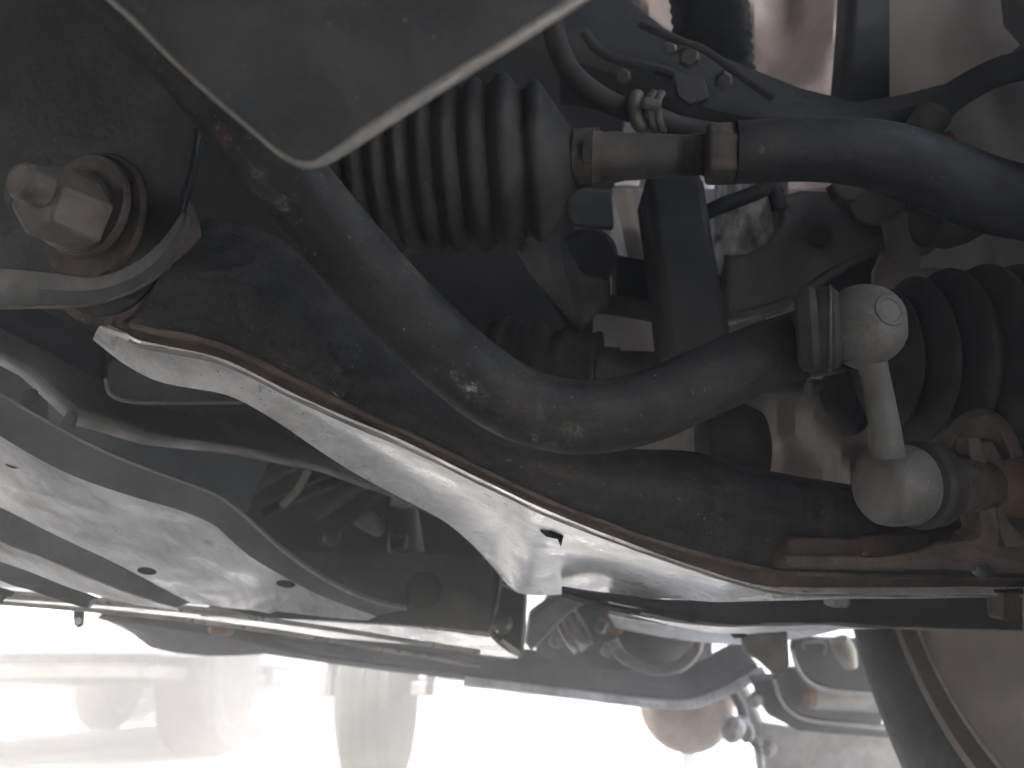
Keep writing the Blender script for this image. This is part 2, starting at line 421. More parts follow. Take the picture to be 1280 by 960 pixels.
lathe('hub_bolt', (1095, 250, .46), (1095, 250, .49), [(0, .010), (0, .0135), (.4, .015), (1, .015)], M_knuck, kn, 32)
plate('clamp_ear', [(1040, 228, .45), (1075, 226, .45), (1085, 240, .45), (1066, 252, .45), (1048, 246, .45)], .012, M_nut, kn, .0015)
plate('caliper_lug', [(1128, 262, .44), (1180, 255, .44), (1205, 262, .44), (1200, 300, .44), (1180, 303, .44), (1165, 318, .44), (1148, 320, .44), (1136, 305, .44)], .03, M_knuck, kn, .004)

# upper subframe horn: long dark member from top centre to right
o = sheet('subframe_horn', [
    [(700, -60, .52), (760, -20, .52), (830, 35, .52), (905, 72, .52), (1000, 110, .51), (1070, 128, .50), (1130, 118, .50), (1192, 102, .50)],
    [(700, 0, .50), (760, 40, .50), (830, 80, .49), (905, 112, .49), (1000, 140, .48), (1070, 145, .48), (1130, 135, .48), (1190, 118, .49)],
    [(700, 70, .50), (760, 90, .50), (830, 120, .49), (905, 140, .49), (1000, 160, .48), (1070, 165, .48), (1130, 160, .48), (1165, 150, .49)],
    [(700, 130, .53), (760, 140, .53), (830, 165, .52), (905, 175, .52), (1000, 190, .51), (1070, 195, .50), (1130, 185, .50), (1150, 170, .50)]], .02, M_dark2)
tag(o, 'long black subframe member running from top centre down to the right above the tie rod', 'subframe')
o = lathe('suspension_bellows', (880, -60, .62), (895, 95, .62), [(u / 24, .022 + .008 * math.cos(u * math.pi)) for u in range(25)][0:25], M_rubd)
tag(o, 'small black accordion boot at the top edge in front of the pinkish panel', 'rubber boot')

# brake hose on the right, and red sensor
br = thing('brake_hose', 'black rubber hose curving up to the right edge above the tie rod', 'hose', (1200, 120, .47))
tube('hose', [(1150, 165, .47), (1170, 140, .47), (1195, 118, .47), (1230, 98, .47), (1265, 85, .47), (1340, 70, .47)], .0085, M_rub, br, 20)
lathe('ferrule', (1148, 170, .47), (1168, 142, .47), [(0, .009), (0, .0105), (1, .0105)], M_nut, br, 20)
rs = thing('sensor_plug', 'small orange red plug tucked under the black hose', 'plug', (1180, 180, .5))
plate('plug', [(1150, 176, .50), (1178, 150, .50), (1186, 158, .50), (1203, 183, .50), (1200, 190, .5), (1170, 186, .50)], .012, M_red, rs, .001)
plate('clip', [(1172, 160, .495), (1182, 148, .495), (1188, 162, .495), (1178, 166, .495)], .004, M_chrome, rs, .0005)
tube('lead', [(1190, 184, .495), (1210, 190, .49), (1222, 196, .49)], .0013, M_rubd, rs, 8)

# brake line lower (thin dark tube behind tie rod nut)
o = tube('brake_line', [(870, 272, .49), (900, 258, .48), (940, 243, .48), (965, 235, .48), (975, 262, .48)], .0048, M_rubd, None, 14)
tag(o, 'thin dark brake pipe passing under the tie rod lock nut', 'pipe')
# thin diagonal strap right
o = plate('thin_strap', [(1207, 350, .55), (1250, 296, .55), (1276, 308, .55), (1240, 350, .55), (1225, 372, .55)], .006, M_rubd, None, .001)
tag(o, 'thin dark diagonal strap above the axle boot at the right edge', 'strap')

# ------------------------------------------------------------------ hose with clamp near top centre
h = thing('breather_hose', 'thin black hose with a metal spring clamp sagging beside the subframe member', 'hose', (760, 110, .42))
tube('hose', [(690, 25, .42), (698, 60, .42), (715, 92, .42), (745, 118, .42), (780, 136, .42), (815, 146, .42), (850, 158, .43), (900, 168, .44)], .0058, M_rub, h, 18)
cl = tube('clamp', [(797, 118, .415), (793, 130, .412), (796, 152, .412), (806, 162, .415)], .0035, M_nut, h, 12)
for dxx in (12, 24):
    tube('clamp_ring', [(808 + dxx * .8, 116, .412), (800 + dxx * .9, 128, .409), (804 + dxx * .8, 150, .409), (812 + dxx * .7, 164, .414)], .0022, M_nut, h, 10)
lathe('clamp_tail', (803, 128, .405), (826, 132, .405), [(0, .002), (.1, .0030), (.9, .0030), (1, .002)], M_alu, h, 12)
tube('wire', [(730, 40, .45), (760, 70, .45), (840, 92, .45), (880, 128, .45)], .003, M_rubd, h, 10)
for (x_, y_, r_) in [(862, 70, .006), (905, 100, .005), (838, 60, .004), (780, 95, .004), (868, 118, .0035)]:
    lathe('bolt_head', (x_, y_, .465), (x_, y_, .48), [(0, r_ * .8), (.2, r_), (1, r_), (1, r_ * 1.4)], M_knuck, h, hexa=True, bevel=.0005)
tube('wire', [(800, 30, .46), (845, 50, .455), (880, 62, .455), (930, 98, .455), (965, 122, .46)], .0022, M_rub, h, 10)
plate('hose_bracket', [(842, 92, .44), (880, 95, .44), (888, 122, .44), (862, 132, .44), (846, 120, .44)], .004, M_dark2, h, .001)

# ------------------------------------------------------------------ steering rack boot
rb = thing('steering_boot', 'large dusty black ribbed rubber boot on the steering rack', 'rubber boot', (560, 215, .42))
def ribs(x0, x1, d, cy0, cy1, rads, name, m, parent, sub=10, sharpness=1.0, valley=.86):
    """one continuous bellows skin; rads = [(x px, peak radius px)]"""
    prof = []
    L = x1 - x0
    for i, (x, r) in enumerate(rads):
        nx, nr = rads[i + 1] if i + 1 < len(rads) else (x1, r)
        for k in range(sub):
            u = k / sub
            rr = r + (nr - r) * u
            wv = abs(math.cos(math.pi * u)) ** sharpness if True else 1
            s = (1 + math.cos(2 * math.pi * u)) / 2
            s = s ** .6
            prof.append(((x + (nx - x) * u - x0) / L, rr * (valley + (1 - valley) * s) * d / F))
    return prof
prof = [(0, .030)] + ribs(400, 652, .42, 0, 0, [(410, 96), (437, 98), (464, 100), (491, 101), (518, 102), (545, 103), (572, 104), (604, 106), (644, 108)], '', None, None)[:-10]
D = .42
def tx(x): return (x - 400) / 330.0
prof = [(tx(400), 80 * D / F)]
prev = None
peaks = [(412, 95), (438, 97), (464, 99), (490, 100), (516, 101), (543, 102), (571, 103), (602, 104)]
for i, (x, r) in enumerate(peaks):
    nx, nr = peaks[i + 1] if i < len(peaks) - 1 else (636, 107)
    for k in range(10):
        u = k / 10; s = ((1 + math.cos(2 * math.pi * u)) / 2) ** .7
        rr = r + (nr - r) * u
        prof.append((tx(x + (nx - x) * u), (rr - 11 * (1 - s)) * D / F))
prof += [(tx(x), r * D / F) for x, r in [(628, 103), (634, 106), (641, 106), (647, 101), (652, 92), (657, 87), (662, 87), (667, 94), (673, 97), (679, 95), (686, 86), (695, 71), (705, 55), (713, 43), (720, 36), (727, 33), (730, 32)]]
lathe('bellows', (400, 222, D), (730, 200, D - .01), prof, M_rub, rb, 80, sharp=60)
bc = lathe('boot_clamp', (717, 196, .405), (755, 196, .403), [(0, .0125), (0, .0138), (.62, .0138), (.64, .0142), (.66, .0128), (.95, .0122), (1, .011)], M_nutg, rb, 48)
plate('clamp_slot', [(731, 167, .389), (738, 172, .389), (737, 202, .389), (730, 204, .389), (728, 190, .389)], .0008, M_rubd, bc, 0)
plate('clamp_ear', [(730, 158, .398), (750, 158, .398), (752, 172, .398), (730, 172, .398)], .005, M_nutg, bc, .0012)

# tie rod
tr = thing('tie_rod', 'steering tie rod with lock nut and thick curved black end running to the right', 'tie rod', (900, 195, .4))
lathe('inner_rod', (752, 197, .403), (900, 193, .392), [(0, .010), (0, .0122), (.12, .0126), (.2, .0116), (.45, .0110), (.62, .0102), (.72, .0094), (1, .0094)], M_rod, tr, 40)
thr = []
for k in range(14):
    thr += [(k / 14, .0094), ((k + .5) / 14, .0104)]
lathe('thread', (846, 195, .396), (884, 194, .393), thr + [(1, .0094)], M_rod, tr, 40, sharp=20)
lathe('lock_nut', (882, 193, .39), (921, 192, .388), [(0, .0128), (.06, .0150), (.94, .0150), (1, .0128)], M_nutg, tr, hexa=True, phase=.2, bevel=.0012)
tube('rod_end', [(919, 191, .388), (960, 189, .386), (1010, 187, .384), (1060, 189, .382), (1110, 197, .380), (1160, 214, .378), (1210, 234, .378), (1260, 250, .378), (1340, 262, .378)],
     [.0150, .0149, .0150, .0155, .0162, .0168, .0170, .0172, .0175], M_rodb, tr, 40)
lathe('dust_seal', (1150, 262, .40), (1225, 265, .40), [(0, .010), (.1, .018), (.5, .019), (.8, .016), (1, .012)], M_rub, tr, 32)

# ------------------------------------------------------------------ small lower boot (drive shaft inner), very dark
ib = thing('inner_axle_boot', 'small very dark ribbed axle boot with brown clamp below the steering boot', 'rubber boot', (690, 430, .5))
pr = []
for k in range(0, 41):
    u = k / 40; pr.append((u, (.030 - .008 * u) * (1 + .10 * math.cos(u * 2 * math.pi * 4))))
lathe('bellows', (600, 452, .52), (748, 462, .50), pr, M_rub, ib, 48, sharp=60)
lathe('clamp', (742, 462, .50), (772, 464, .50), [(0, .0135), (0, .0150), (1, .0150), (1, .0135)], M_rod, ib, 40)
lathe('shaft', (770, 464, .50), (1000, 470, .50), [(0, .0130), (1, .0130)], M_rod, ib, 40)
lathe('joint_cup', (873, 560, .47), (960, 556, .47), [(0, .010), (.05, .020), (.3, .026), (.6, .027), (.9, .020), (1, .008)], M_rubd, ib, 40)
# grey blotchy tube / outer joint visible between arm and bar
oj = thing('axle_shield', 'blotchy grey shield seen between the black bar end and the control arm', 'shield', (1010, 560, .55))
sheet('shield', wavy(925, 1120, 488, 640, .56, .03, 18, 16, 12, 2), .003, M_liner, oj)
lathe('nut', (1008, 488, .47), (1030, 489, .47), [(0, .0055), (.1, .0072), (.9, .0072), (1, .0055)], M_nut, oj, hexa=True, bevel=.0006)
lathe('seal', (1028, 486, .46), (1085, 492, .46), [(0, .006), (.15, .012), (.4, .022), (.6, .026), (.8, .024), (1, .014)], M_rub, oj, 40)

# ------------------------------------------------------------------ CV boot right
cv = thing('outer_axle_boot', 'big black ribbed axle boot with deep folds beside the link ball', 'rubber boot', (1200, 450, .42))
D = .42
def tc(x): return (x - 1080) / 240.0
pr = [(tc(1080), .018)]
pk = [(1106, 90), (1138, 106), (1178, 116), (1224, 121), (1264, 121)]
for i, (x, r) in enumerate(pk):
    nx, nr = pk[i + 1] if i < len(pk) - 1 else (1290, 112)
    for k in range(12):
        u = k / 12; s = ((1 + math.cos(2 * math.pi * u)) / 2) ** .8
        pr.append((tc(x + (nx - x) * u), (r + (nr - r) * u - 30 * (1 - s)) * D / F))
pr += [(tc(1290), 108 * D / F), (tc(1320), 108 * D / F)]
lathe('bellows', (1080, 452, D), (1320, 452, D), pr, M_rub, cv, 80, sharp=60)
lathe('boot_clamp', (1272, 452, .42), (1300, 452, .42), [(0, .0475), (0, .0495), (1, .0495), (1, .0475)], M_brown, cv, 64)
lathe('axle_stub', (1235, 612, .41), (1330, 612, .41), [(0, .010), (.05, .0145), (1, .0145)], M_brown, cv, 40)

# ------------------------------------------------------------------ control arm
ca = thing('control_arm', 'large black stamped steel control arm with underside paled by ground light sweeping from left bushing to right', 'control arm', (640, 620, .36))
A = [(205, 345, .335), (232, 292, .342), (252, 276, .347), (275, 272, .35), (335, 290, .355), (390, 325, .36), (450, 375, .365), (530, 440, .37), (620, 510, .375), (700, 545, .38), (780, 560, .385),
     (870, 565, .395), (960, 588, .405), (1060, 605, .42), (1170, 625, .43), (1300, 640, .44)]
B = [(158, 402, .318), (166, 408, .316), (185, 413, .315), (215, 419, .315), (285, 436, .32), (375, 480, .325), (450, 516, .33), (530, 552, .34), (620, 596, .35), (700, 633, .36), (780, 664, .37),
     (870, 692, .385), (960, 713, .40), (1060, 719, .41), (1170, 722, .42), (1300, 724, .43)]
AA, BB = cr(A, 5), cr(B, 5)
rows = []
NS = 16
for a, b in zip(AA, BB):
    col = []
    for k in range(NS + 1):
        s = k / NS
        p = [a[i] + (b[i] - a[i]) * s for i in range(3)]
        sk = math.sin(math.pi * min(1, s ** .55) * .5)
        bul = .030 * (1 - (1 - min(1, s / .45)) ** 2) ** .5 if s < .45 else .030 * (1 - ((s - .45) / .55) ** 1.6) + .0 * s
        groove = -.0022 * math.exp(-((s - .90) / .035) ** 2)
        p[2] = p[2] - bul * .75 - groove
        wv = .0007 * noise.noise(Vector((p[0] / 70, p[1] / 50, 2)))
        p[2] += wv
        col.append(tuple(p))
    # back wall
    back = [(b[0] * .4 + a[0] * .6, b[1] * .4 + a[1] * .6, a[2] + .02), (a[0], a[1] + 4, a[2] + .012)]
    rows.append([Vector(V(q)) for q in col] + [V(q) for q in back])
m_, n_ = len(rows), len(rows[0]); vs = [v for r in rows for v in r]; fs = []
for i in range(m_ - 1):
    for j in range(n_):
        j2 = (j + 1) % n_
        fs.append((i * n_ + j, i * n_ + j2, (i + 1) * n_ + j2, (i + 1) * n_ + j))
fs.append(tuple(range(n_))); fs.append(tuple((m_ - 1) * n_ + j for j in range(n_)))
mesh_obj('upper_shell', vs, fs, M_arm, ca, sharp=60)
Bs = BB[4:]
tube('seam_lip', [V((x, y - 1, d - .0008)) for x, y, d in Bs], .0011, M_rust, ca, 10, smooth=False, jitter=.9)
def off(x):   # width of the dark flange under the seam, in px
    return 20 - 4 * min(1, max(0, (x - 375) / 120)) + 10 * min(1, max(0, (x - 780) / 200)) - 5 * min(1, max(0, (x - 1000) / 200))
B2 = [(x - 3, y + off(x), d) for x, y, d in Bs]
sheet('seam_flange', [[(x, y + 1, d) for x, y, d in Bs], [(x - 1, y + off(x) * .5, d + .002) for x, y, d in Bs], B2], .0015, M_darkrust, ca)
tube('flange_edge', [V((x, y, d - .0002 + .0004 * noise.noise(Vector((x / 9, 0, 0))))) for x, y, d in B2], .0006, M_edge, ca, 8, smooth=False, jitter=1.6)
U1 = [(128, 414), (215, 443), (300, 477), (350, 501), (420, 540), (480, 574), (560, 620), (640, 662), (700, 692), (760, 718), (830, 737), (900, 745), (975, 749), (1120, 745), (1290, 744)]
Uc = [(116, 424), (150, 452), (182, 471), (208, 480), (240, 486), (290, 497), (350, 530), (420, 577), (490, 617), (555, 652), (600, 690), (640, 736), (668, 744), (720, 742), (800, 747), (900, 752), (975, 751), (1120, 748), (1290, 747)]
U1 = [p + (0,) for p in U1]; Uc = [p + (0,) for p in Uc]
NN = 84
u1 = resample([(x, y) for x, y, _ in cr(U1, 5)], NN); uc = resample([(x, y) for x, y, _ in cr(Uc, 5)], NN)
def seam_at(x):
    for a, b in zip(B2, B2[1:]):
        if a[0] <= x <= b[0]:
            t = (x - a[0]) / (b[0] - a[0]); return a[1] + (b[1] - a[1]) * t, a[2] + (b[2] - a[2]) * t
    return (B2[0][1], B2[0][2]) if x < B2[0][0] else (B2[-1][1], B2[-1][2])
rows = []
for (x1, y1), (x2, y2) in zip(u1, uc):
    if x1 >= B2[0][0]: y1, d1 = seam_at(x1); y1 += .6
    else: d1 = .318
    z = P(x1, y1, d1).z
    y2 = max(y2, y1 + 1.5)
    d2 = min(dz(x2, y2, z - .003), d1 + .17); d2 = max(d2, d1 + .004)
    a, b = P(x1, y1, d1), P(x2, y2, d2)
    col = []
    for k in range(11):
        s = k / 10; q = a.lerp(b, s)
        q.z += .004 * math.sin(math.pi * s) * (1 if k < 10 else 0)
        q.z += .0006 * noise.noise(q * 30)
        col.append(q)
    col.append(b + Vector((0, .003, .006)))
    rows.append(col)
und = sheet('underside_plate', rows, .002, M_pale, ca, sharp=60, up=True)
# slot and marks in the underside
def at_z(x, y, z, dn=0): return P(x, y, dz(x, y, z)) + Vector((0, 0, -dn))
zz = P(700, 692, .36).z + .003
from mathutils.bvhtree import BVHTree
def hit(o, x, y, gap=.0004):
    off = Vector(o.location); par = o.parent
    while par is not None: off = off + par.location; par = par.parent
    bt = BVHTree.FromPolygons([v.co + off for v in o.data.vertices], [tuple(p.vertices) for p in o.data.polygons])
    r0 = Vector((0, 0, CAMZ)); dr = (P(x, y, 1) - r0).normalized(); q = bt.ray_cast(r0, dr)
    return q[0] - dr * gap if q[0] is not None else P(x, y, .4)
M_hole = mat('unlit_hole', (.006, .006, .006), 1.0, 0, spec=0, bump=0)
slot = [(675, 664), (690, 666), (704, 672), (701, 684), (697, 674), (683, 671)]
o = plate('drain_slot', [hit(und, x, y, .004) for x, y in slot], .0008, M_hole, ca, 0, direction=(0, 0, 1))
# back rail (second leg of the arm) : dark wall with pale lower lip
T = [(702, 738), (760, 744), (840, 752), (900, 750), (960, 746), (1030, 741), (1100, 738), (1180, 738), (1278, 738)]
Bt = [(704, 740), (760, 757), (840, 774), (900, 781), (960, 780), (1030, 779), (1100, 783), (1180, 785), (1278, 788)]
dd = [.50, .50, .50, .49, .48, .475, .47, .46, .45]
r1 = cr([(x, y, d + .004) for (x, y), d in zip(T, dd)], 4); r2 = cr([(x, y, d) for (x, y), d in zip(Bt, dd)], 4)
mid = [tuple((a + b) / 2 for a, b in zip(p, q)) for p, q in zip(r1, r2)]
mid = [(x, y, d + .003) for x, y, d in mid]
sheet('rear_rail', [r1, mid, r2], .003, M_dark2, ca)
tube('rail_lip', [V((x, y + .5, d + .001)) for x, y, d in r2[6:]], .0012, M_edge, ca, 10, smooth=False, jitter=.6)
sheet('rail_floor', [[(x, y + 1, d + .002) for x, y, d in r2[4:26]], [(x - 4, y + 2 + 9 * math.sin(min(1, i / 21) * math.pi), d + .05) for i, (x, y, d) in enumerate(r2[4:26])]], .003, M_pale, ca, up=True)
def hexbolt(p, r, h, m, parent, axis=UP):
    p = V(p); return lathe('bolt_head', p, p + axis * h, [(0, r * .8), (.12, r), (.9, r), (.9, r * 1.25), (1, r * 1.25)], m, parent, hexa=False, segs=6, bevel=.0005)
hexbolt(P(1046, 757, .45), .0075, .010, M_cast, ca)
hexbolt(P(1254, 772, .43), .0085, .016, M_darkrust, ca)
# ball joint pad on top
bj = thing('ball_joint_pad', 'flat rusty pad clamped on the right end of the control arm', 'bracket', (1080, 690, .39))
plate('pad', [(984, 695, .375), (984, 676, .378), (990, 668, .38), (1060, 671, .385), (1110, 664, .39), (1165, 666, .395), (1160, 700, .385)], .02, M_darkrust, bj, .002)
sheet('pad_edge', [[(983, 695, .372), (1040, 696, .372), (1100, 696, .372), (1150, 690, .370), (1168, 682, .368), (1212, 675, .360), (1330, 690, .372)],
                   [(983, 706, .372), (1040, 707, .372), (1100, 707, .372), (1150, 701, .370), (1175, 695, .368), (1225, 692, .362), (1330, 712, .372)],
                   [(985, 709, .376), (1040, 711, .376), (1100, 711, .376), (1150, 712, .376), (1180, 712, .376), (1225, 715, .376), (1330, 720, .376)]], .004, M_rust, bj, bevel=.0006)
lathe('rivet', (1080, 692, .370), (1080, 692, .375), [(0, .001), (.3, .0019), (1, .002)], M_rust, bj, 16)
# upright flanges of strut bracket
kb = thing('strut_bracket', 'rusty folded steel bracket with twin upright flanges at the right edge', 'bracket', (1240, 610, .38))
def strip(name, L1, L2, d, th, m, parent, dd2=0):
    a = cr([p + (d,) for p in L1], 4); b = cr([p + (d + dd2,) for p in L2], 4)
    a = resample(a, 24); b = resample(b, 24)
    return sheet(name, [a, [tuple((u + v) / 2 for u, v in zip(p, q)) for p, q in zip(a, b)], b], th, m, parent, bevel=.0005)
strip('arch_top', [(1180, 570), (1198, 542), (1214, 526), (1235, 519), (1248, 531), (1257, 552), (1265, 574)],
      [(1196, 576), (1208, 560), (1220, 550), (1235, 548), (1244, 556), (1250, 566), (1254, 576)], .352, .006, M_darkrust, kb, .006)
strip('flange', [(1211, 548), (1214, 575), (1219, 610), (1225, 645), (1228, 668), (1212, 678)], [(1226, 548), (1232, 575), (1240, 612), (1247, 650), (1249, 672), (1246, 690)], .347, .012, M_rust, kb, .002)
strip('flange', [(1228, 553), (1236, 588), (1245, 630), (1250, 662), (1256, 684)], [(1242, 552), (1253, 578), (1260, 612), (1261, 650), (1292, 684)], .353, .012, M_rust, kb, .004)
plate('web', [(1180, 690, .366), (1200, 665, .368), (1234, 640, .368), (1262, 650, .37), (1330, 655, .372), (1330, 690, .37), (1262, 684, .366)], .004, M_darkrust, kb, .001)
lathe('wear_bolt', (1228, 706, .370), (1228, 708, .380), [(0, .002), (.5, .004), (1, .0055)], M_rubd, kb, 24)

# ------------------------------------------------------------------ bushing, bolt and bracket (left)
bs = thing('front_bushing', 'round control arm bushing with stacked washers and a worn hex bolt at the left edge', 'bushing', (110, 280, .33))
def disc(name, x, y, d, r, h, m, parent, tilt=(.28, -.20), prof=None, **kw):
    n = (FWD + RT * tilt[0] + UP * tilt[1]).normalized(); p = V((x, y, d))
    return lathe(name, p, p + n * h, prof or [(0, r * .86), (.12, r * .96), (.3, r), (1, r)], m, parent, 64, **kw)
TL = (.36, -.14)
NB = (FWD + RT * TL[0] + UP * TL[1]).normalized()
PB = P(110, 270, .318)
def onp(x, y, back=0.0):
    """point of the bracket plane (moved back along its normal) seen at x, y"""
    r = P(x, y, 1) - Vector((0, 0, CAMZ)); q = PB + NB * back - Vector((0, 0, CAMZ))
    return Vector((0, 0, CAMZ)) + r * (q.dot(NB) / r.dot(NB))
def ringd(name, x, y, back, r, h, m, prof=None, parent=bs, **kw):
    p = onp(x, y, back)
    return lathe(name, p, p + NB * h, prof or [(0, r * .86), (.12, r * .96), (.3, r), (1, r)], m, parent, 64, **kw)
ringd('outer_sleeve', 136, 304, .006, .034, .016, M_darkrust, [(0, .025), (0, .0322), (.03, .0334), (.07, .0334), (.11, .0322), (1, .0318)])
ringd('rubber_ring', 132, 298, .003, .0310, .006, M_rub)
ringd('seat_washer', 112, 270, -.0026, .0262, .0026, M_darkrust, [(0, .0255), (.4, .0262), (1, .0262)])
ringd('big_washer', 103, 256, -.0075, .0208, .0034, M_nutg, [(0, .008), (0, .0202), (.25, .0207), (1, .0207)])
ringd('step_washer', 84, 260, -.0125, .0158, .0060, M_nutg)
ringd('nut_flange', 74, 262, -.0185, .0142, .009, M_nut, [(0, .010), (0, .0128), (.3, .0138), (1, .0140)])
ringd('hex_nut', 44, 246, -.038, .0136, .021, M_nut, [(0, .0116), (.12, .0132), (1, .0136)], hexa=True, phase=.35, bevel=.0012)
ringd('bolt_end', 22, 224, -.047, .0070, .020, M_nut, [(0, .0052), (.08, .0066), (1, .0068)])
# bracket
bk = thing('subframe_bracket', 'dark dusty subframe bracket plate holding the round bushing at upper left', 'bracket', (110, 160, .32))
BO = [(-60, -60), (125, -60), (150, 5), (200, 80), (250, 152), (240, 210), (226, 258), (222, 285), (207, 318), (182, 342), (152, 360), (110, 370), (60, 372), (0, 372), (-60, 372)]
plate('bracket_plate', [onp(x, y) for x, y in BO], .004, M_dark2, bk, .0015, direction=NB)
OUT = cr([(-60, 384), (0, 384), (60, 383), (112, 381), (157, 368), (193, 347), (219, 318), (230, 290), (234, 270)], 5)
INN = cr([(-60, 335), (0, 335), (60, 340), (108, 346), (143, 340), (172, 326), (196, 306), (214, 284), (229, 264)], 5)
sheet('lower_flange', [[onp(x, y, .0025) for x, y in OUT], [onp(x * .5 + u * .5, y * .5 + v * .5, -.0028) for (x, y), (u, v) in zip(OUT, INN)], [onp(x, y, -.0035) for x, y in INN]], .0022, M_sub, bk, bevel=.0006, sharp=70)  # lighter grey here paints in the light from below
tube('flange_rim', [onp(x, y, .0028) for x, y in OUT], .0009, M_nutg, bk, 10, smooth=False)
# ------------------------------------------------------------------ stabilizer bar
sb = thing('stabilizer_bar', 'thick black anti-roll bar with pale scuffs bending down in a wide elbow', 'anti-roll bar', (720, 520, .32))
tube('bar', [(120, -40, .265), (190, 20, .27), (250, 90, .275), (300, 150, .28), (365, 228, .285), (440, 318, .29), (510, 395, .295), (575, 455, .30), (630, 495, .305), (685, 516, .31), (745, 521, .315), (810, 508, .322), (880, 478, .33), (950, 448, .338),
             (1010, 428, .345), (1040, 420, .348)],
     [.0128, .0130, .0132, .0134, .0137, .0139, .0141, .0143, .0145, .0146, .0146, .0146, .0145, .0146, .0148, .0148], M_bar, sb, 48, 8)
lathe('bar_end', (1000, 434, .345), (1052, 411, .330), [(0, .0140), (.3, .0156), (.7, .0170), (.9, .0170), (1, .015)], M_rubd, sb, 40)

# ------------------------------------------------------------------ drop link
dl = thing('drop_link', 'dirty grey stabilizer drop link with ball joint on top and round cup below', 'stabilizer link', (1100, 500, .32))
D = .315
p0 = P(1080, 407, D); axn = (RT * .93 - FWD * .36 + UP * .06).normalized()
r = .0163
lathe('ball_socket', p0 - axn * r * 1.02, p0 + axn * r, [(.0, .0105), (.02, .0135)] + [(0.5 + .5 * math.sin(R(a)), r * math.cos(R(a))) for a in range(-48, 64, 7)] + [(.952, .0066), (.955, .0062), (.962, .0058), (.965, .001)], M_alu, dl, 56)
lathe('socket_boot', p0 - axn * .0250, p0 - axn * .0085, [(0, .0140), (.08, .0164), (.35, .0174), (.5, .0160), (.62, .0168), (.85, .0164), (1, .0140)], M_rub, dl, 48)
tube('boot_wire', [p0 - axn * .0125 + (UP * math.cos(a) + axn.cross(UP) * math.sin(a)) * .0169 for a in [k * .26 for k in range(25)]], .0006, M_rod, dl, 8, smooth=False)
tube('link_rod', [(1083, 428, .315), (1092, 462, .315), (1100, 500, .315), (1106, 535, .315), (1110, 572, .315)], [.0070, .0055, .0055, .0058, .0064], M_alu, dl, 32)
dn = (RT * .22 + UP * .30 - FWD * .9).normalized()
lathe('closing_plug', p0 + dn * r * .925, p0 + dn * r * .985, [(0, .0064), (.6, .0060), (.6, .0052), (.9, .0046), (.3, .0040), (.3, .001)], M_alu, dl, 32)
lathe('rod_neck', (1080, 438, .314), (1088, 452, .314), [(0, .0095), (.5, .0080), (1, .0060)], M_alu, dl, 32)
q0 = P(1086, 608, .322); q1 = P(1142, 606, .328)
lathe('lower_cup', q0, q1, [(0, .002), (.01, .0070), (.05, .0105), (.14, .0140), (.26, .0158), (.45, .0164), (.9, .0164), (.93, .0160), (1, .0155)], M_cup, dl, 56)
lathe('cup_boot', P(1138, 606, .328), P(1176, 606, .334), [(0, .0150), (.1, .0178), (.3, .0182), (.42, .0165), (.55, .0178), (.75, .0172), (.9, .0145), (1, .0120)], M_rub, dl, 48)
lathe('stud', P(1168, 606, .336), P(1224, 607, .358), [(0, .010), (.2, .0125), (.6, .0120), (1, .0120)], M_darkrust, dl, 32)

# ------------------------------------------------------------------ foreground plate
fp = thing('foreground_bracket', 'blurred grey steel plate with highlighted rounded edge hanging close at the top', 'bracket', (400, 60, .19))
E = cr([(95, -60, .182), (128, -12, .183), (165, 22, .184), (215, 72, .186), (265, 118, .188), (320, 165, .19), (355, 193, .19), (384, 204, .19), (415, 194, .19), (470, 158, .19), (560, 100, .19), (650, 45, .19), (760, -25, .19), (830, -70, .19)], 5)
plate('plate_face', E, .0022, M_plate, fp, .0006)
tube('rolled_edge', [V((x, y, d + .0012)) for x, y, d in E], [.0008 + .0009 * min(1, max(0, (x - 330) / 120)) for x, y, d in E], M_edge, fp, 12, smooth=False)  # pale tube paints the highlight on the rounded edge

# ------------------------------------------------------------------ lower-left members
cm = thing('subframe_crossmember', 'dark grey curved subframe crossmember running behind the control arm at lower left', 'subframe', (200, 480, .5))
sheet('upper_member', [
    [(-60, 330, .47), (60, 392, .47), (150, 430, .48), (230, 465, .50), (330, 495, .53), (430, 545, .56), (500, 585, .58), (580, 630, .60)],
    [(-60, 380, .44), (60, 440, .45), (130, 480, .46), (210, 510, .48), (320, 536, .51), (420, 572, .54), (500, 608, .56), (580, 650, .58)],
    [(-60, 410, .45), (40, 460, .46), (100, 512, .47), (190, 541, .49), (300, 558, .52), (405, 582, .55), (495, 616, .57), (580, 656, .59)],
    [(-60, 425, .48), (25, 470, .49), (90, 530, .50), (180, 556, .52), (290, 568, .55), (400, 590, .57), (490, 622, .59), (580, 662, .6)]], .01, M_dark2, cm)
sheet('middle_panel', [cr([(60, 500, .56), (150, 530, .56), (240, 555, .57), (340, 570, .58)], 4), cr([(60, 540, .58), (150, 575, .58), (240, 600, .59), (318, 618, .60)], 4),
                       cr([(60, 590, .62), (150, 620, .62), (240, 650, .63), (300, 662, .64)], 4)], .004, M_panel, cm)
plate('pocket', [(135, 482, .455), (150, 500, .452), (240, 503, .46), (300, 503, .465), (250, 488, .46), (200, 470, .455), (160, 440, .45), (135, 455, .45)], .006, M_sub, cm, .001)
tube('pocket_lip', [(132, 474, .452), (138, 492, .449), (165, 503, .450), (230, 504, .455), (302, 503, .460)], .0010, M_edge, cm, 8)
# little brackets bottom left
plate('small_clip', [(22, 495, .43), (34, 484, .43), (40, 490, .43), (36, 510, .43), (24, 512, .43)], .008, M_sub, cm, .002)
plate('small_clip', [(72, 530, .43), (84, 512, .43), (90, 518, .43), (86, 540, .43), (74, 545, .43)], .008, M_sub, cm, .002)

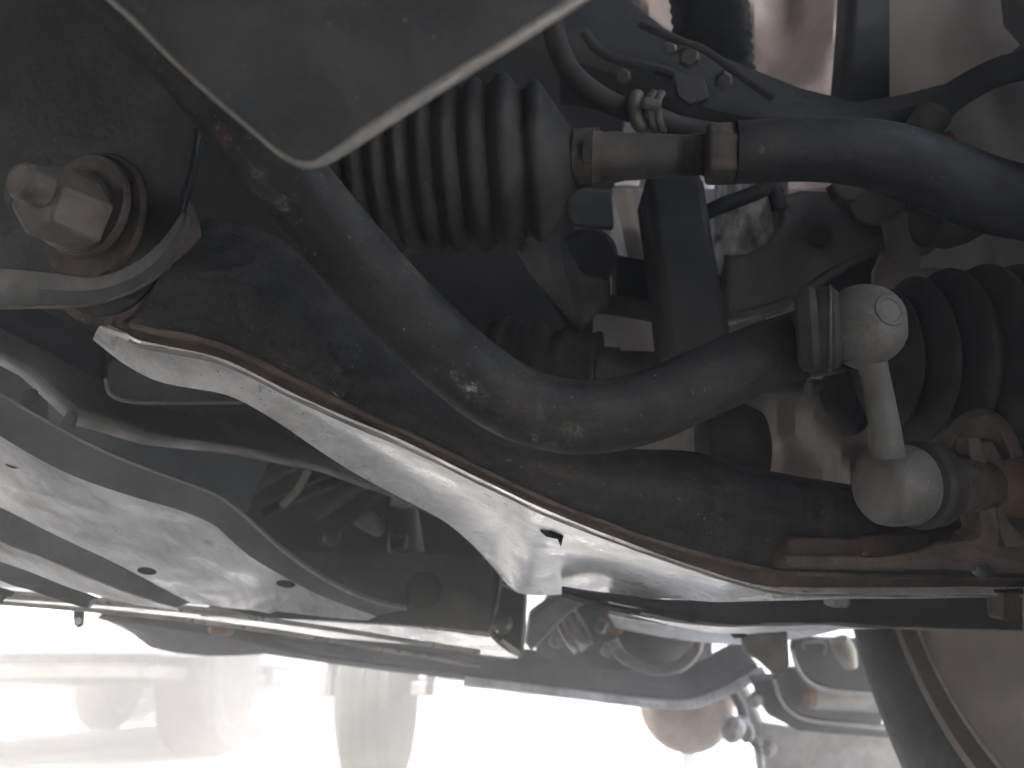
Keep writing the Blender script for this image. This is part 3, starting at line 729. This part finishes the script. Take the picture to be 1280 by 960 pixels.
# cavity details
cvt = thing('bay_fittings', 'cluster of pale plastic connector with grey pipes deep in the bay behind the undertray', 'fittings', (430, 640, .7))  # several separate fittings gathered under one parent
tube('pipe', [(300, 620, .70), (350, 588, .70), (390, 570, .70)], .006, M_sub, cvt, 14)
tube('pipe', [(330, 640, .72), (420, 600, .72), (490, 588, .72)], .006, M_dark2, cvt, 14)
tube('curved_rib', [(385, 588, .69), (372, 612, .69), (352, 632, .69)], .0032, M_beigepl, cvt, 12)
tube('curved_rib', [(462, 595, .69), (430, 615, .69), (390, 640, .69)], .009, M_sub, cvt, 12)
tube('long_bar', [(400, 678, .70), (440, 650, .70), (478, 618, .70)], .0028, M_sub, cvt, 12)
plate('clip', [(430, 650, .70), (462, 642, .70), (470, 652, .70), (480, 668, .70), (470, 672, .70), (450, 662, .70), (440, 655, .7)], .02, M_beigepl, cvt, .004)
plate('socket', [(404, 665, .69), (420, 662, .69), (424, 680, .69), (412, 685, .69), (402, 678, .69)], .02, M_sub, cvt, .004)
plate('socket', [(484, 672, .69), (510, 668, .69), (508, 688, .69), (484, 690, .69)], .02, M_sub, cvt, .003)
lathe('cap', (504, 618, .70), (504, 634, .70), [(0, .010), (.8, .0115), (1, .006)], M_beigepl, cvt, 24)
lathe('stem', (504, 634, .71), (508, 690, .71), [(0, .013), (1, .016)], M_dark2, cvt, 24)
plate('back_wall', [(250, 560, .80), (640, 600, .80), (660, 760, .80), (250, 720, .80)], .02, M_dark, cvt, .004)

# front beam (box with open end)
fb = thing('front_beam', 'dark hollow steel beam with open square end at lower centre', 'beam', (540, 760, .62))
zb = P(560, 800, .62).z
sheet('beam_web', [[(300, 690, .66), (420, 690, .655), (520, 692, .65), (608, 697, .645), (620, 704, .643)],
                   [(300, 715, .65), (420, 722, .645), (520, 726, .64), (612, 722, .638), (624, 722, .636)],
                   [(250, 770, .64), (420, 776, .635), (520, 782, .63), (612, 790, .628), (618, 796, .627)]], .004, M_sub, fb)
sheet('beam_floor', [[(-80, 738, .64), (120, 752, .64), (260, 765, .64), (420, 778, .636), (520, 784, .632), (616, 797, .628), (648, 821, .60)],
                     [(-80, 748, .70), (120, 764, .70), (260, 780, .70), (420, 798, .70), (520, 806, .70), (600, 818, .70), (648, 823, .70)]], .004, M_pale, fb, up=True)
plate('end_flange', [(618, 706, .636), (626, 712, .634), (625, 730, .634), (657, 738, .63), (655, 800, .62), (648, 820, .615), (616, 797, .622), (611, 788, .624)], .04, M_dark2, fb, .002, direction=FWD)
tube('end_rim', [(604, 697, .642), (622, 703, .634), (627, 715, .632), (625, 740, .631), (618, 775, .623), (615, 795, .619), (648, 819, .611), (654, 800, .612), (657, 742, .622)], .0013, M_edge, fb, 8)
tube('end_rim', [(657, 742, .622), (628, 731, .630)], .0010, M_edge, fb, 8)
lathe('round_plug', (626, 780, .610), (628, 779, .63), [(0, .002), (.1, .005), (.4, .0080), (1, .0090)], M_sub, fb, 32)
lathe('weld_nut', (582, 752, .628), (582, 752, .64), [(0, .007), (.1, .0098), (1, .0105)], M_sub, fb, 24)
lathe('weld_nut', (530, 738, .632), (530, 738, .642), [(0, .010), (.1, .0140), (1, .0150)], M_dark2, fb, 24)
plate('drain_hole', [P(x, y, .66) for x, y in [(520, 803), (530, 801), (548, 804), (556, 807), (548, 808), (530, 807)]], .0006, M_rubd, fb, 0)

# ------------------------------------------------------------------ undertray
ut = thing('undertray', 'pale grey scratched plastic undertray with long ribs at the lower left', 'undertray', (200, 680, .5))
top = [(-60, 462), (0, 493), (60, 528), (120, 560), (180, 585), (230, 603), (275, 622), (310, 650), (345, 682), (385, 712), (430, 738), (475, 755), (508, 762)]
inn = [(-60, 505), (0, 545), (60, 580), (110, 602), (170, 622), (225, 638), (265, 655), (285, 672), (312, 695), (350, 718), (395, 742), (430, 756), (470, 770)]
low = [(-60, 700), (-20, 712), (20, 724), (60, 734), (100, 741), (140, 746), (180, 750), (220, 754), (260, 758), (300, 762), (345, 765), (390, 769), (460, 774)]
dt = [.36, .37, .385, .40, .415, .43, .445, .46, .475, .49, .505, .52, .53]
tp = cr([(x, y, d) for (x, y), d in zip(top, dt)], 4); ip = cr([(x, y, d + .006) for (x, y), d in zip(inn, dt)], 4)
lp = cr([p + (0,) for p in low], 4)
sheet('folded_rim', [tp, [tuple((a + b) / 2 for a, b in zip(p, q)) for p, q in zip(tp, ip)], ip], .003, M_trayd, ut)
tube('rim_edge', [V((x, y, d - .0002)) for x, y, d in tp], .0008, M_cast, ut, 10, smooth=False)  # paler line paints a highlight on the tray lip
rows = []
for (x1, y1, d1), (x2, y2, _) in zip(ip, lp):
    a = P(x1, y1, d1); d2 = min(dz(x2, y2, a.z - .012), .62); b = P(x2, y2, max(d2, d1 + .01))
    rows.append([a.lerp(b, k / 14) + Vector((0, 0, .0025 * noise.noise(a.lerp(b, k / 14) * 14))) for k in range(15)])
sheet('floor_panel', rows, .003, M_tray, ut, up=True)
# ribs : dark faced steps
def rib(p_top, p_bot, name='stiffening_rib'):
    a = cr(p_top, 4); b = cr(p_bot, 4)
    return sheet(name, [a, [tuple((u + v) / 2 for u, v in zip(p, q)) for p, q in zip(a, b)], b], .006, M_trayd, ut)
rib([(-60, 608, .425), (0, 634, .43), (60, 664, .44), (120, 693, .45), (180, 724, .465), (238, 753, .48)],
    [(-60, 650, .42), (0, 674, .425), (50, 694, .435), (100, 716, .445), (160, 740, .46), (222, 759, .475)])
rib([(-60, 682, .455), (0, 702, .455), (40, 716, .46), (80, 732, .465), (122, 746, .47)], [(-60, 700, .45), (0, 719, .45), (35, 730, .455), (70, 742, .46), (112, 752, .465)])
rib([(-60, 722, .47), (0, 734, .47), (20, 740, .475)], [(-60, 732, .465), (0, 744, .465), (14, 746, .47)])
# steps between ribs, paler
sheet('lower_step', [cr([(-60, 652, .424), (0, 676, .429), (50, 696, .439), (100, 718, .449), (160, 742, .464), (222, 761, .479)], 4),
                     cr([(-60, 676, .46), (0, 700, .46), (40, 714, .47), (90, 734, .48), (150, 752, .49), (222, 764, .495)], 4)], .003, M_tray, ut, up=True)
for (x, y, d) in [(18, 581, .405), (183, 714, .455), (357, 730, .495)]:
    plate('screw_hole', [P(x + 12 * math.cos(a), y + 1.5 * math.cos(a) + 4.5 * math.sin(a), d) for a in [k * math.pi / 8 for k in range(16)]], .0008, M_rubd, ut, 0)
for off_, lab in ((0, 'upper of the two thin bright metal pipes crossing below the undertray'), (8, 'lower of the two thin bright metal pipes crossing below the undertray')):
    pq = [(-60, 742, .54), (100, 752, .545), (250, 765, .55), (400, 784, .56), (520, 803, .57), (600, 815, .575)]
    tag(tube('metal_pipe', [(x, y + off_ * (1 + .002 * x), d + off_ * .001) for x, y, d in pq], .0017, M_chrome, None, 10), lab, 'pipe', 'thin bright pipes')
tb = plate('hanging_tab', [(91, 762, .62), (105, 764, .62), (104, 782, .62), (98, 786, .62), (92, 781, .62)], .002, M_sub, None, .0004)
tag(tb, 'tiny hanging metal tab below the thin bright pipes', 'tab')
lathe('hole', P(97.5, 776, .6185), P(97.5, 776, .6195), [(0, .0022), (0, .0027), (1, .0027)], M_white, tb, 16)  # white disc stands for bright ground seen through the hole

# bumper lower bar
lb = thing('lower_bumper_bar', 'long purple grey lower bumper bar crossing above the bright ground', 'bumper bar', (560, 840, .95))
sheet('bar_face', [cr([(120, 771, .98), (250, 783, .97), (400, 803, .96), (560, 822, .95), (700, 838, .95), (830, 852, .95), (870, 848, .95), (935, 815, .95)], 4),
                   cr([(122, 773, .98), (250, 792, .96), (400, 822, .95), (560, 841, .94), (700, 856, .94), (830, 868, .94), (880, 860, .94), (945, 828, .94)], 4),
                   cr([(124, 775, .98), (250, 804, .97), (400, 828, .96), (560, 848, .95), (700, 864, .95), (840, 878, .95), (890, 868, .95), (950, 838, .95)], 4)], .05, M_sub, lb)
tube('bar_lip', [(580, 851, .94), (700, 866, .94), (840, 881, .94), (895, 870, .94), (955, 838, .94)], .0055, M_tray, lb, 12)
lathe('tow_hook', P(262, 782, .90), P(292, 784, .90), [(0, .006), (.2, .010), (.8, .010), (1, .006)], M_brown, lb, 20)
plate('bar_shelf', [(340, 800, .90), (520, 812, .90), (640, 826, .90), (600, 836, .90), (480, 830, .90), (395, 818, .90)], .02, M_trayd, lb, .003)

# engine sump parts (bright, lower centre)
sp = thing('oil_sump', 'pale cast engine sump with ribs glimpsed below the control arm', 'sump', (780, 790, .8))
plate('diagonal_arm', [(662, 770, .72), (700, 742, .72), (745, 748, .72), (712, 768, .72), (680, 800, .72), (665, 815, .72), (655, 805, .72)], .02, M_cast, sp, .003)
sheet('sump_wall', [cr([(680, 750, .80), (760, 765, .78), (850, 778, .78), (900, 790, .80), (930, 800, .82)], 4), cr([(670, 790, .82), (740, 800, .79), (800, 815, .78), (850, 812, .79), (890, 800, .82)], 4),
                    cr([(670, 820, .86), (740, 835, .82), (800, 838, .80), (850, 835, .82), (890, 820, .86)], 4)], .01, M_sub, sp)
for k, (x, y, r_) in enumerate([(708, 790, .022), (705, 797, .018)]):
    lathe('pulley', (x, y, .76 - .01 * k), (x + 20, y - 12, .76 - .01 * k), [(0, r_ * .7), (.1, r_), (.3, r_ * .86), (.5, r_), (.7, r_ * .86), (1, r_)], M_cast, sp, 32)
tube('sump_lip', [(765, 800, .76), (780, 822, .755), (815, 836, .75), (850, 832, .755), (868, 815, .76), (872, 800, .76)], .006, M_cast, sp, 12)
for (x, y) in [(722, 812), (692, 808), (756, 820), (748, 790)]:
    lathe('sump_bolt', (x, y, .75), (x + 6, y - 14, .75), [(0, .004), (.2, .006), (1, .006)], M_cast, sp, 12)
lathe('rusty_cap', (752, 770, .77), (780, 782, .77), [(0, .008), (.2, .013), (.8, .013), (1, .008)], M_brown, sp, 20)

# arm like bracket lower right of centre
ab = thing('radiator_support', 'pale pressed steel support with folded ear below the rear rail', 'support', (920, 800, .66))
sheet('pressed_sheet', [cr([(760, 768, .70), (840, 782, .68), (930, 790, .66), (1010, 786, .66), (1060, 784, .66)], 4),
                        cr([(770, 785, .73), (850, 800, .71), (930, 806, .69), (985, 800, .68), (1030, 792, .67)], 4)], .004, M_pale, ab)
plate('folded_ear', [(925, 795, .66), (985, 790, .66), (988, 832, .66), (980, 845, .66), (968, 845, .66), (950, 828, .66), (930, 815, .66)], .004, M_cast, ab, .002)
plate('hole_mark', [P(x, y, .655) for x, y in [(912, 793), (922, 791), (934, 793), (930, 797), (918, 798)]], .0006, M_rubd, ab, 0)

# right lower brackets
for i, (ox, oy, s, lab) in enumerate([(0, 0, 1.0, 'upper of the two curved grey brackets with a slot beside the tyre'), (-22, 38, 1.05, 'lower of the two curved grey brackets beside the tyre')]):
    b_ = thing('curved_bracket', lab, 'bracket', (1030 + ox, 830 + oy, .78), 'curved brackets beside the tyre')
    dpt = .87 + .03 * i
    o1 = [(992, 800), (1012, 798), (1075, 800), (1126, 812), (1126, 870), (1040, 862), (1012, 852), (996, 832), (990, 812)]
    plate('bracket_plate', [(x + ox, y + oy, dpt) for x, y in o1], .012, M_sub, b_, .003)
    tube('bracket_lip', [(990 + ox, 812 + oy, dpt - .002), (997 + ox, 835 + oy, dpt - .002), (1013 + ox, 854 + oy, dpt - .002), (1042 + ox, 864 + oy, dpt - .002), (1128 + ox, 872 + oy, dpt - .002)], .0022, M_cast, b_, 10)
    if i == 0:
        tube('slot_frame', [(1005, 812, dpt - .004), (1005, 804, dpt - .004), (1030, 804, dpt - .004), (1030, 818, dpt - .004)], .0016, M_cast, b_, 8)
tube_o = tube('pale_knob', [(1048, 800, .85), (1056, 815, .85), (1064, 834, .85)], [.010, .012, .007], M_beigepl, None, 20)
tag(tube_o, 'cream rounded knob in front of the upper curved bracket beside the tyre', 'knob')
sg = thing('bright_canisters', 'pale cylinder lying on the lower curved bracket beside the tyre', 'cylinder', (1045, 872, .76))
lathe('canister', (1008, 872, .90), (1130, 878, .90), [(0, .006), (.05, .012), (.95, .012), (1, .006)], M_cast, sg, 24)
lathe('end_cap', (1006, 870, .88), (1018, 871, .88), [(0, .006), (.3, .010), (1, .010)], M_brown, sg, 20)

# round brown housing
rh = thing('round_horn', 'large round brownish horn under the end of the lower bumper bar', 'horn', (855, 880, 1.0))
lathe('bell', (848, 900, .98), (862, 868, 1.06), [(0, .004), (.05, .030), (.2, .048), (.45, .058), (.8, .060), (1, .055)], mat('tan_horn', (.74, .60, .48), .6, 0, (.66, .5, .4), .4, .1, 20, .2, 200), rh, 48)
tube('horn_stay', [(905, 850, .98), (925, 880, .98), (935, 915, .98), (960, 945, .98)], .007, M_sub, rh, 12)
tube('horn_pipe', [(920, 850, 1.0), (945, 905, 1.0), (955, 960, 1.0)], .010, M_cast, rh, 12)
lathe('horn_nut', (925, 898, .96), (935, 925, .96), [(0, .007), (.5, .012), (1, .007)], M_cast, rh, 16)
fo = thing('fog_lamp_bracket', 'grey bracket with pale round stubs hanging between the horn and the tyre', 'bracket', (1000, 880, .95))
plate('bracket_plate', [(940, 850, .92), (975, 848, .92), (980, 885, .92), (1060, 905, .92), (1135, 915, .92), (1135, 925, .92), (1000, 915, .92), (960, 895, .92)], .02, M_sub, fo, .003)
sheet('pale_web', [[(950, 905, .93), (1010, 915, .93), (1140, 920, .93)], [(960, 985, .93), (1010, 985, .93), (1140, 985, .93)]], .01, M_cast, fo)
for (x, y, r_) in [(912, 918, .012), (958, 940, .008), (942, 878, .008)]:
    lathe('stub', (x, y, .91), (x + 8, y - 10, .95), [(0, r_ * .6), (.2, r_), (1, r_)], M_cast, fo, 20)

# ------------------------------------------------------------------ wheels
TPROF = [(.205, .222), (.200, .232), (.203, .262), (.196, .296), (.180, .312), (.165, .318), (.04, .318), (.018, .313), (-.002, .298), (-.012, .268), (-.008, .238), (.004, .222)]
def wheel(name, label, c, ax, m_tyre, m_rim, group=None, R0=.32, cat='wheel', lip=True):
    """c: centre of the inner face, ax: axle direction from inner to outer face"""
    c = Vector(c); ax = Vector(ax).normalized(); k = R0 / .318
    t = thing(name, label, cat, Vector((c.x, c.y, 0)), group)
    def lt(nm, prof, m, seg=128): return lathe(nm, c, c + ax, [(u * k, r * k) for u, r in prof], m, t, seg, sharp=40)
    ty = lt('tyre', TPROF + [TPROF[0]], m_tyre)
    rim = lt('rim', [(.008, .224), (.002, .226), (-.003, .224), (-.002, .218), (.004, .214), (.012, .209), (.030, .208), (.034, .200), (.060, .199), (.064, .188), (.150, .184), (.165, .19), (.197, .212), (.203, .222), (.19, .222), (.15, .195), (.03, .214), (.008, .224)], m_rim)
    lt('disc', [(.150, .05), (.150, .184), (.158, .184), (.158, .05)], m_rim)
    if lip: tube('bright_lip', [c + ax * .0095 * k + (Vector((0, 0, 1)) * math.sin(a) + ax.cross(Vector((0, 0, 1))) * math.cos(a)) * .2115 * k for a in [q * math.pi / 120 for q in range(241)]], .0034, M_edge, rim, 8, smooth=False)
    return t, lt
fw, lt = wheel('road_wheel', 'own front wheel seen from inside, black tyre and dusty brown rim at the bottom right', (.318, .462, .345), (1, 0, 0), M_tyre, M_barrel, R0=.345)
lt('barrel_ridge', [(.020, .2100), (.024, .2055), (.032, .2030), (.038, .2035), (.042, .2070), (.042, .212), (.020, .212)], M_edge)
# balance patch on the barrel
rows = []
for k in range(9):
    a = R(-38 + k * 5)
    rows.append([Vector((.318 + u, .462 + .213 * math.cos(a), .345 + .213 * math.sin(a))) for u in (.066, .09, .115)])
for r in rows:
    for q in r: pass
sheet('rim_patch', [[Vector((q.x, .462 + (q.y - .462) * .948, .345 + (q.z - .345) * .948)) for q in r] for r in rows], .003, M_barrel, fw)
ofw, _ = wheel('road_wheel', 'own wheel on the far side of the car', (-.92, .478, .33), (-1, 0, 0), M_tyre, M_barrel)
bpy.data.objects.remove(ofw) if False else None
for k, xx in enumerate((.33, -.92)):
    pass

# ------------------------------------------------------------------ parked cars beyond the bumper
def parked_car(name, label, o, ang, L, Wd, H, m_body, base, cat='car'):
    """o: front left ground corner; ang: heading of the long side"""
    ca_, sa_ = math.cos(ang), math.sin(ang)
    def T(u, v, z): return Vector((o[0] + ca_ * u - sa_ * v, o[1] + sa_ * u + ca_ * v, z))
    t = thing(name, label, cat, T(L / 2, Wd / 2, 0))
    def prism(nm, prof, v0, v1, m, bev=.03):
        a = [T(u, v0, z) for u, z in prof]; b = [T(u, v1, z) for u, z in prof]; n = len(prof)
        fs = [tuple(range(n)), tuple(range(2 * n - 1, n - 1, -1))] + [(i, (i + 1) % n, n + (i + 1) % n, n + i) for i in range(n)]
        return mesh_obj(nm, a + b, fs, m, t, bevel=bev)
    b = base
    arch = lambda u0, r=.36: [(u0 + r * math.cos(a), max(b, .32 + r * math.sin(a))) for a in [math.pi - k * math.pi / 10 for k in range(11)]]
    prof = [(0, b + .04)] + arch(.85) + arch(L - .9) + [(L, b + .06), (L, .75), (L - .1, .95), (L * .78, 1.0), (L * .70, 1.02), (L * .28, .98), (.25, .85), (.02, .7)]
    prism('body_shell', prof, 0, Wd, m_body)
    prism('cabin', [(L * .25, .98), (L * .38, H), (L * .68, H), (L * .82, 1.0)], .12, Wd - .12, M_glass, .03)
    prism('roof_panel', [(L * .37, H - .02), (L * .39, H + .03), (L * .67, H + .03), (L * .69, H - .02)], .1, Wd - .1, m_body, .02)
    prism('sill_strip', [(1.22, b - .03), (1.22, b + .03), (L - 1.27, b + .03), (L - 1.27, b - .03)], -.01, .03, M_blackpl, .006)
    prism('underside', [(.2, b + .01), (.2, b - .03), (L - .2, b - .03), (L - .2, b + .01)], .1, Wd - .1, M_sub, .01)
    for nm, u0 in (('front_lamp', .03), ('tail_lamp', L - .16)):
        for v0 in (.05, Wd - .3): prism(nm, [(u0 - .02, .6), (u0 - .02, .72), (u0 + .14, .74), (u0 + .14, .62)], v0, v0 + .25, M_chrome, .01)
    for u0 in (.85, L - .9):
        for v0, sg_ in ((.02, 1), (Wd - .02, -1)):
            c = T(u0, v0, .30); axv = T(u0, v0 + sg_, .30) - c
            def lt2(nm, pr, m, par): return lathe(nm, c, c + axv, pr, m, par, 48)
            ty = lt2('tyre', [(0, .20), (0, .27), (.02, .295), (.04, .30), (.16, .30), (.18, .295), (.2, .27), (.2, .20), (0, .20)], M_tyre, t)
            rm = lt2('rim', [(.02, .19), (.0, .2), (.0, .205), (.2, .205), (.2, .19), (.05, .18), (.02, .19)], M_rim, t)
            for k in range(5):
                a = k * 2 * math.pi / 5; d_ = axv.normalized(); e1 = Vector((0, 0, 1)); e2 = d_.cross(e1)
                tube('spoke', [c + d_ * .03 + (e1 * math.sin(a) + e2 * math.cos(a)) * rr_ for rr_ in (.03, .1, .185)], [.03, .025, .02], M_rim, t, 8, smooth=False, flat=.5)
    return t
parked_car('parked_car', 'overexposed white parked car standing nearest beyond the bumper at the lower left', (-.97, 2.28, 0), R(91), 4.2, 1.7, 1.45, M_white, .28)
parked_car('parked_car', 'washed out silver car far behind the bright ground', (-4.35, 6.6, 0), R(4), 4.1, 1.7, 1.45, M_silver, .22)
tl = thing('placeholder', 'added narrow cart with one broad grey tyre showing below the bumper bar', 'placeholder', (-.34, 2.2, 0))  # stands in for an unseen vehicle, kept narrow to leave the ground sunlit
c_ = Vector((-.315, 2.05, .22))
lathe('tyre', c_ + Vector((-.074, 0, 0)), c_ + Vector((.074, 0, 0)), [(0, .12), (0, .17), (.08, .205), (.16, .218), (.3, .222), (.32, .220), (.34, .222), (.48, .223), (.5, .221), (.52, .223), (.66, .222), (.68, .220), (.7, .222), (.84, .218), (.92, .205), (1, .17), (1, .12)], mat('grey_tyre', (.045, .047, .045), .8, 0, (.08, .08, .075), .5, 0, 30, .4, 150), tl, 64)
lathe('hub', c_ + Vector((-.08, 0, 0)), c_ + Vector((.5, 0, 0)), [(0, .122), (.2, .122), (.2, .02), (1, .02)], M_rim, tl, 32)
bx('tray', Vector((.0, 2.10, .52)), (.9, .4, .1), M_silver, tl, bevel=.01)
for sx_ in (-.12, .12): bx('fork', c_ + Vector((sx_, 0, .13)), (.02, .05, .30), M_sub, tl)
bx('prop_leg', Vector((.42, 2.10, .235)), (.03, .03, .47), M_sub, tl)
# scattering air volume added to stand in for the lens flare veil
hz = bpy.data.materials.new('flare_veil'); hz.use_nodes = True; t = hz.node_tree
t.nodes.remove(t.nodes['Principled BSDF']); pv = t.nodes.new('ShaderNodeVolumePrincipled'); pv.inputs['Density'].default_value = HAZE
pv.inputs['Color'].default_value = (1, .985, .97, 1); pv.inputs['Anisotropy'].default_value = .75
t.links.new(pv.outputs[0], t.nodes['Material Output'].inputs['Volume'])
if HAZE > 0:
    h_ = bx('haze', Vector((0, 0, .5)), (142, 142, 3), hz, None, bevel=0); h_['kind'] = 'stuff'
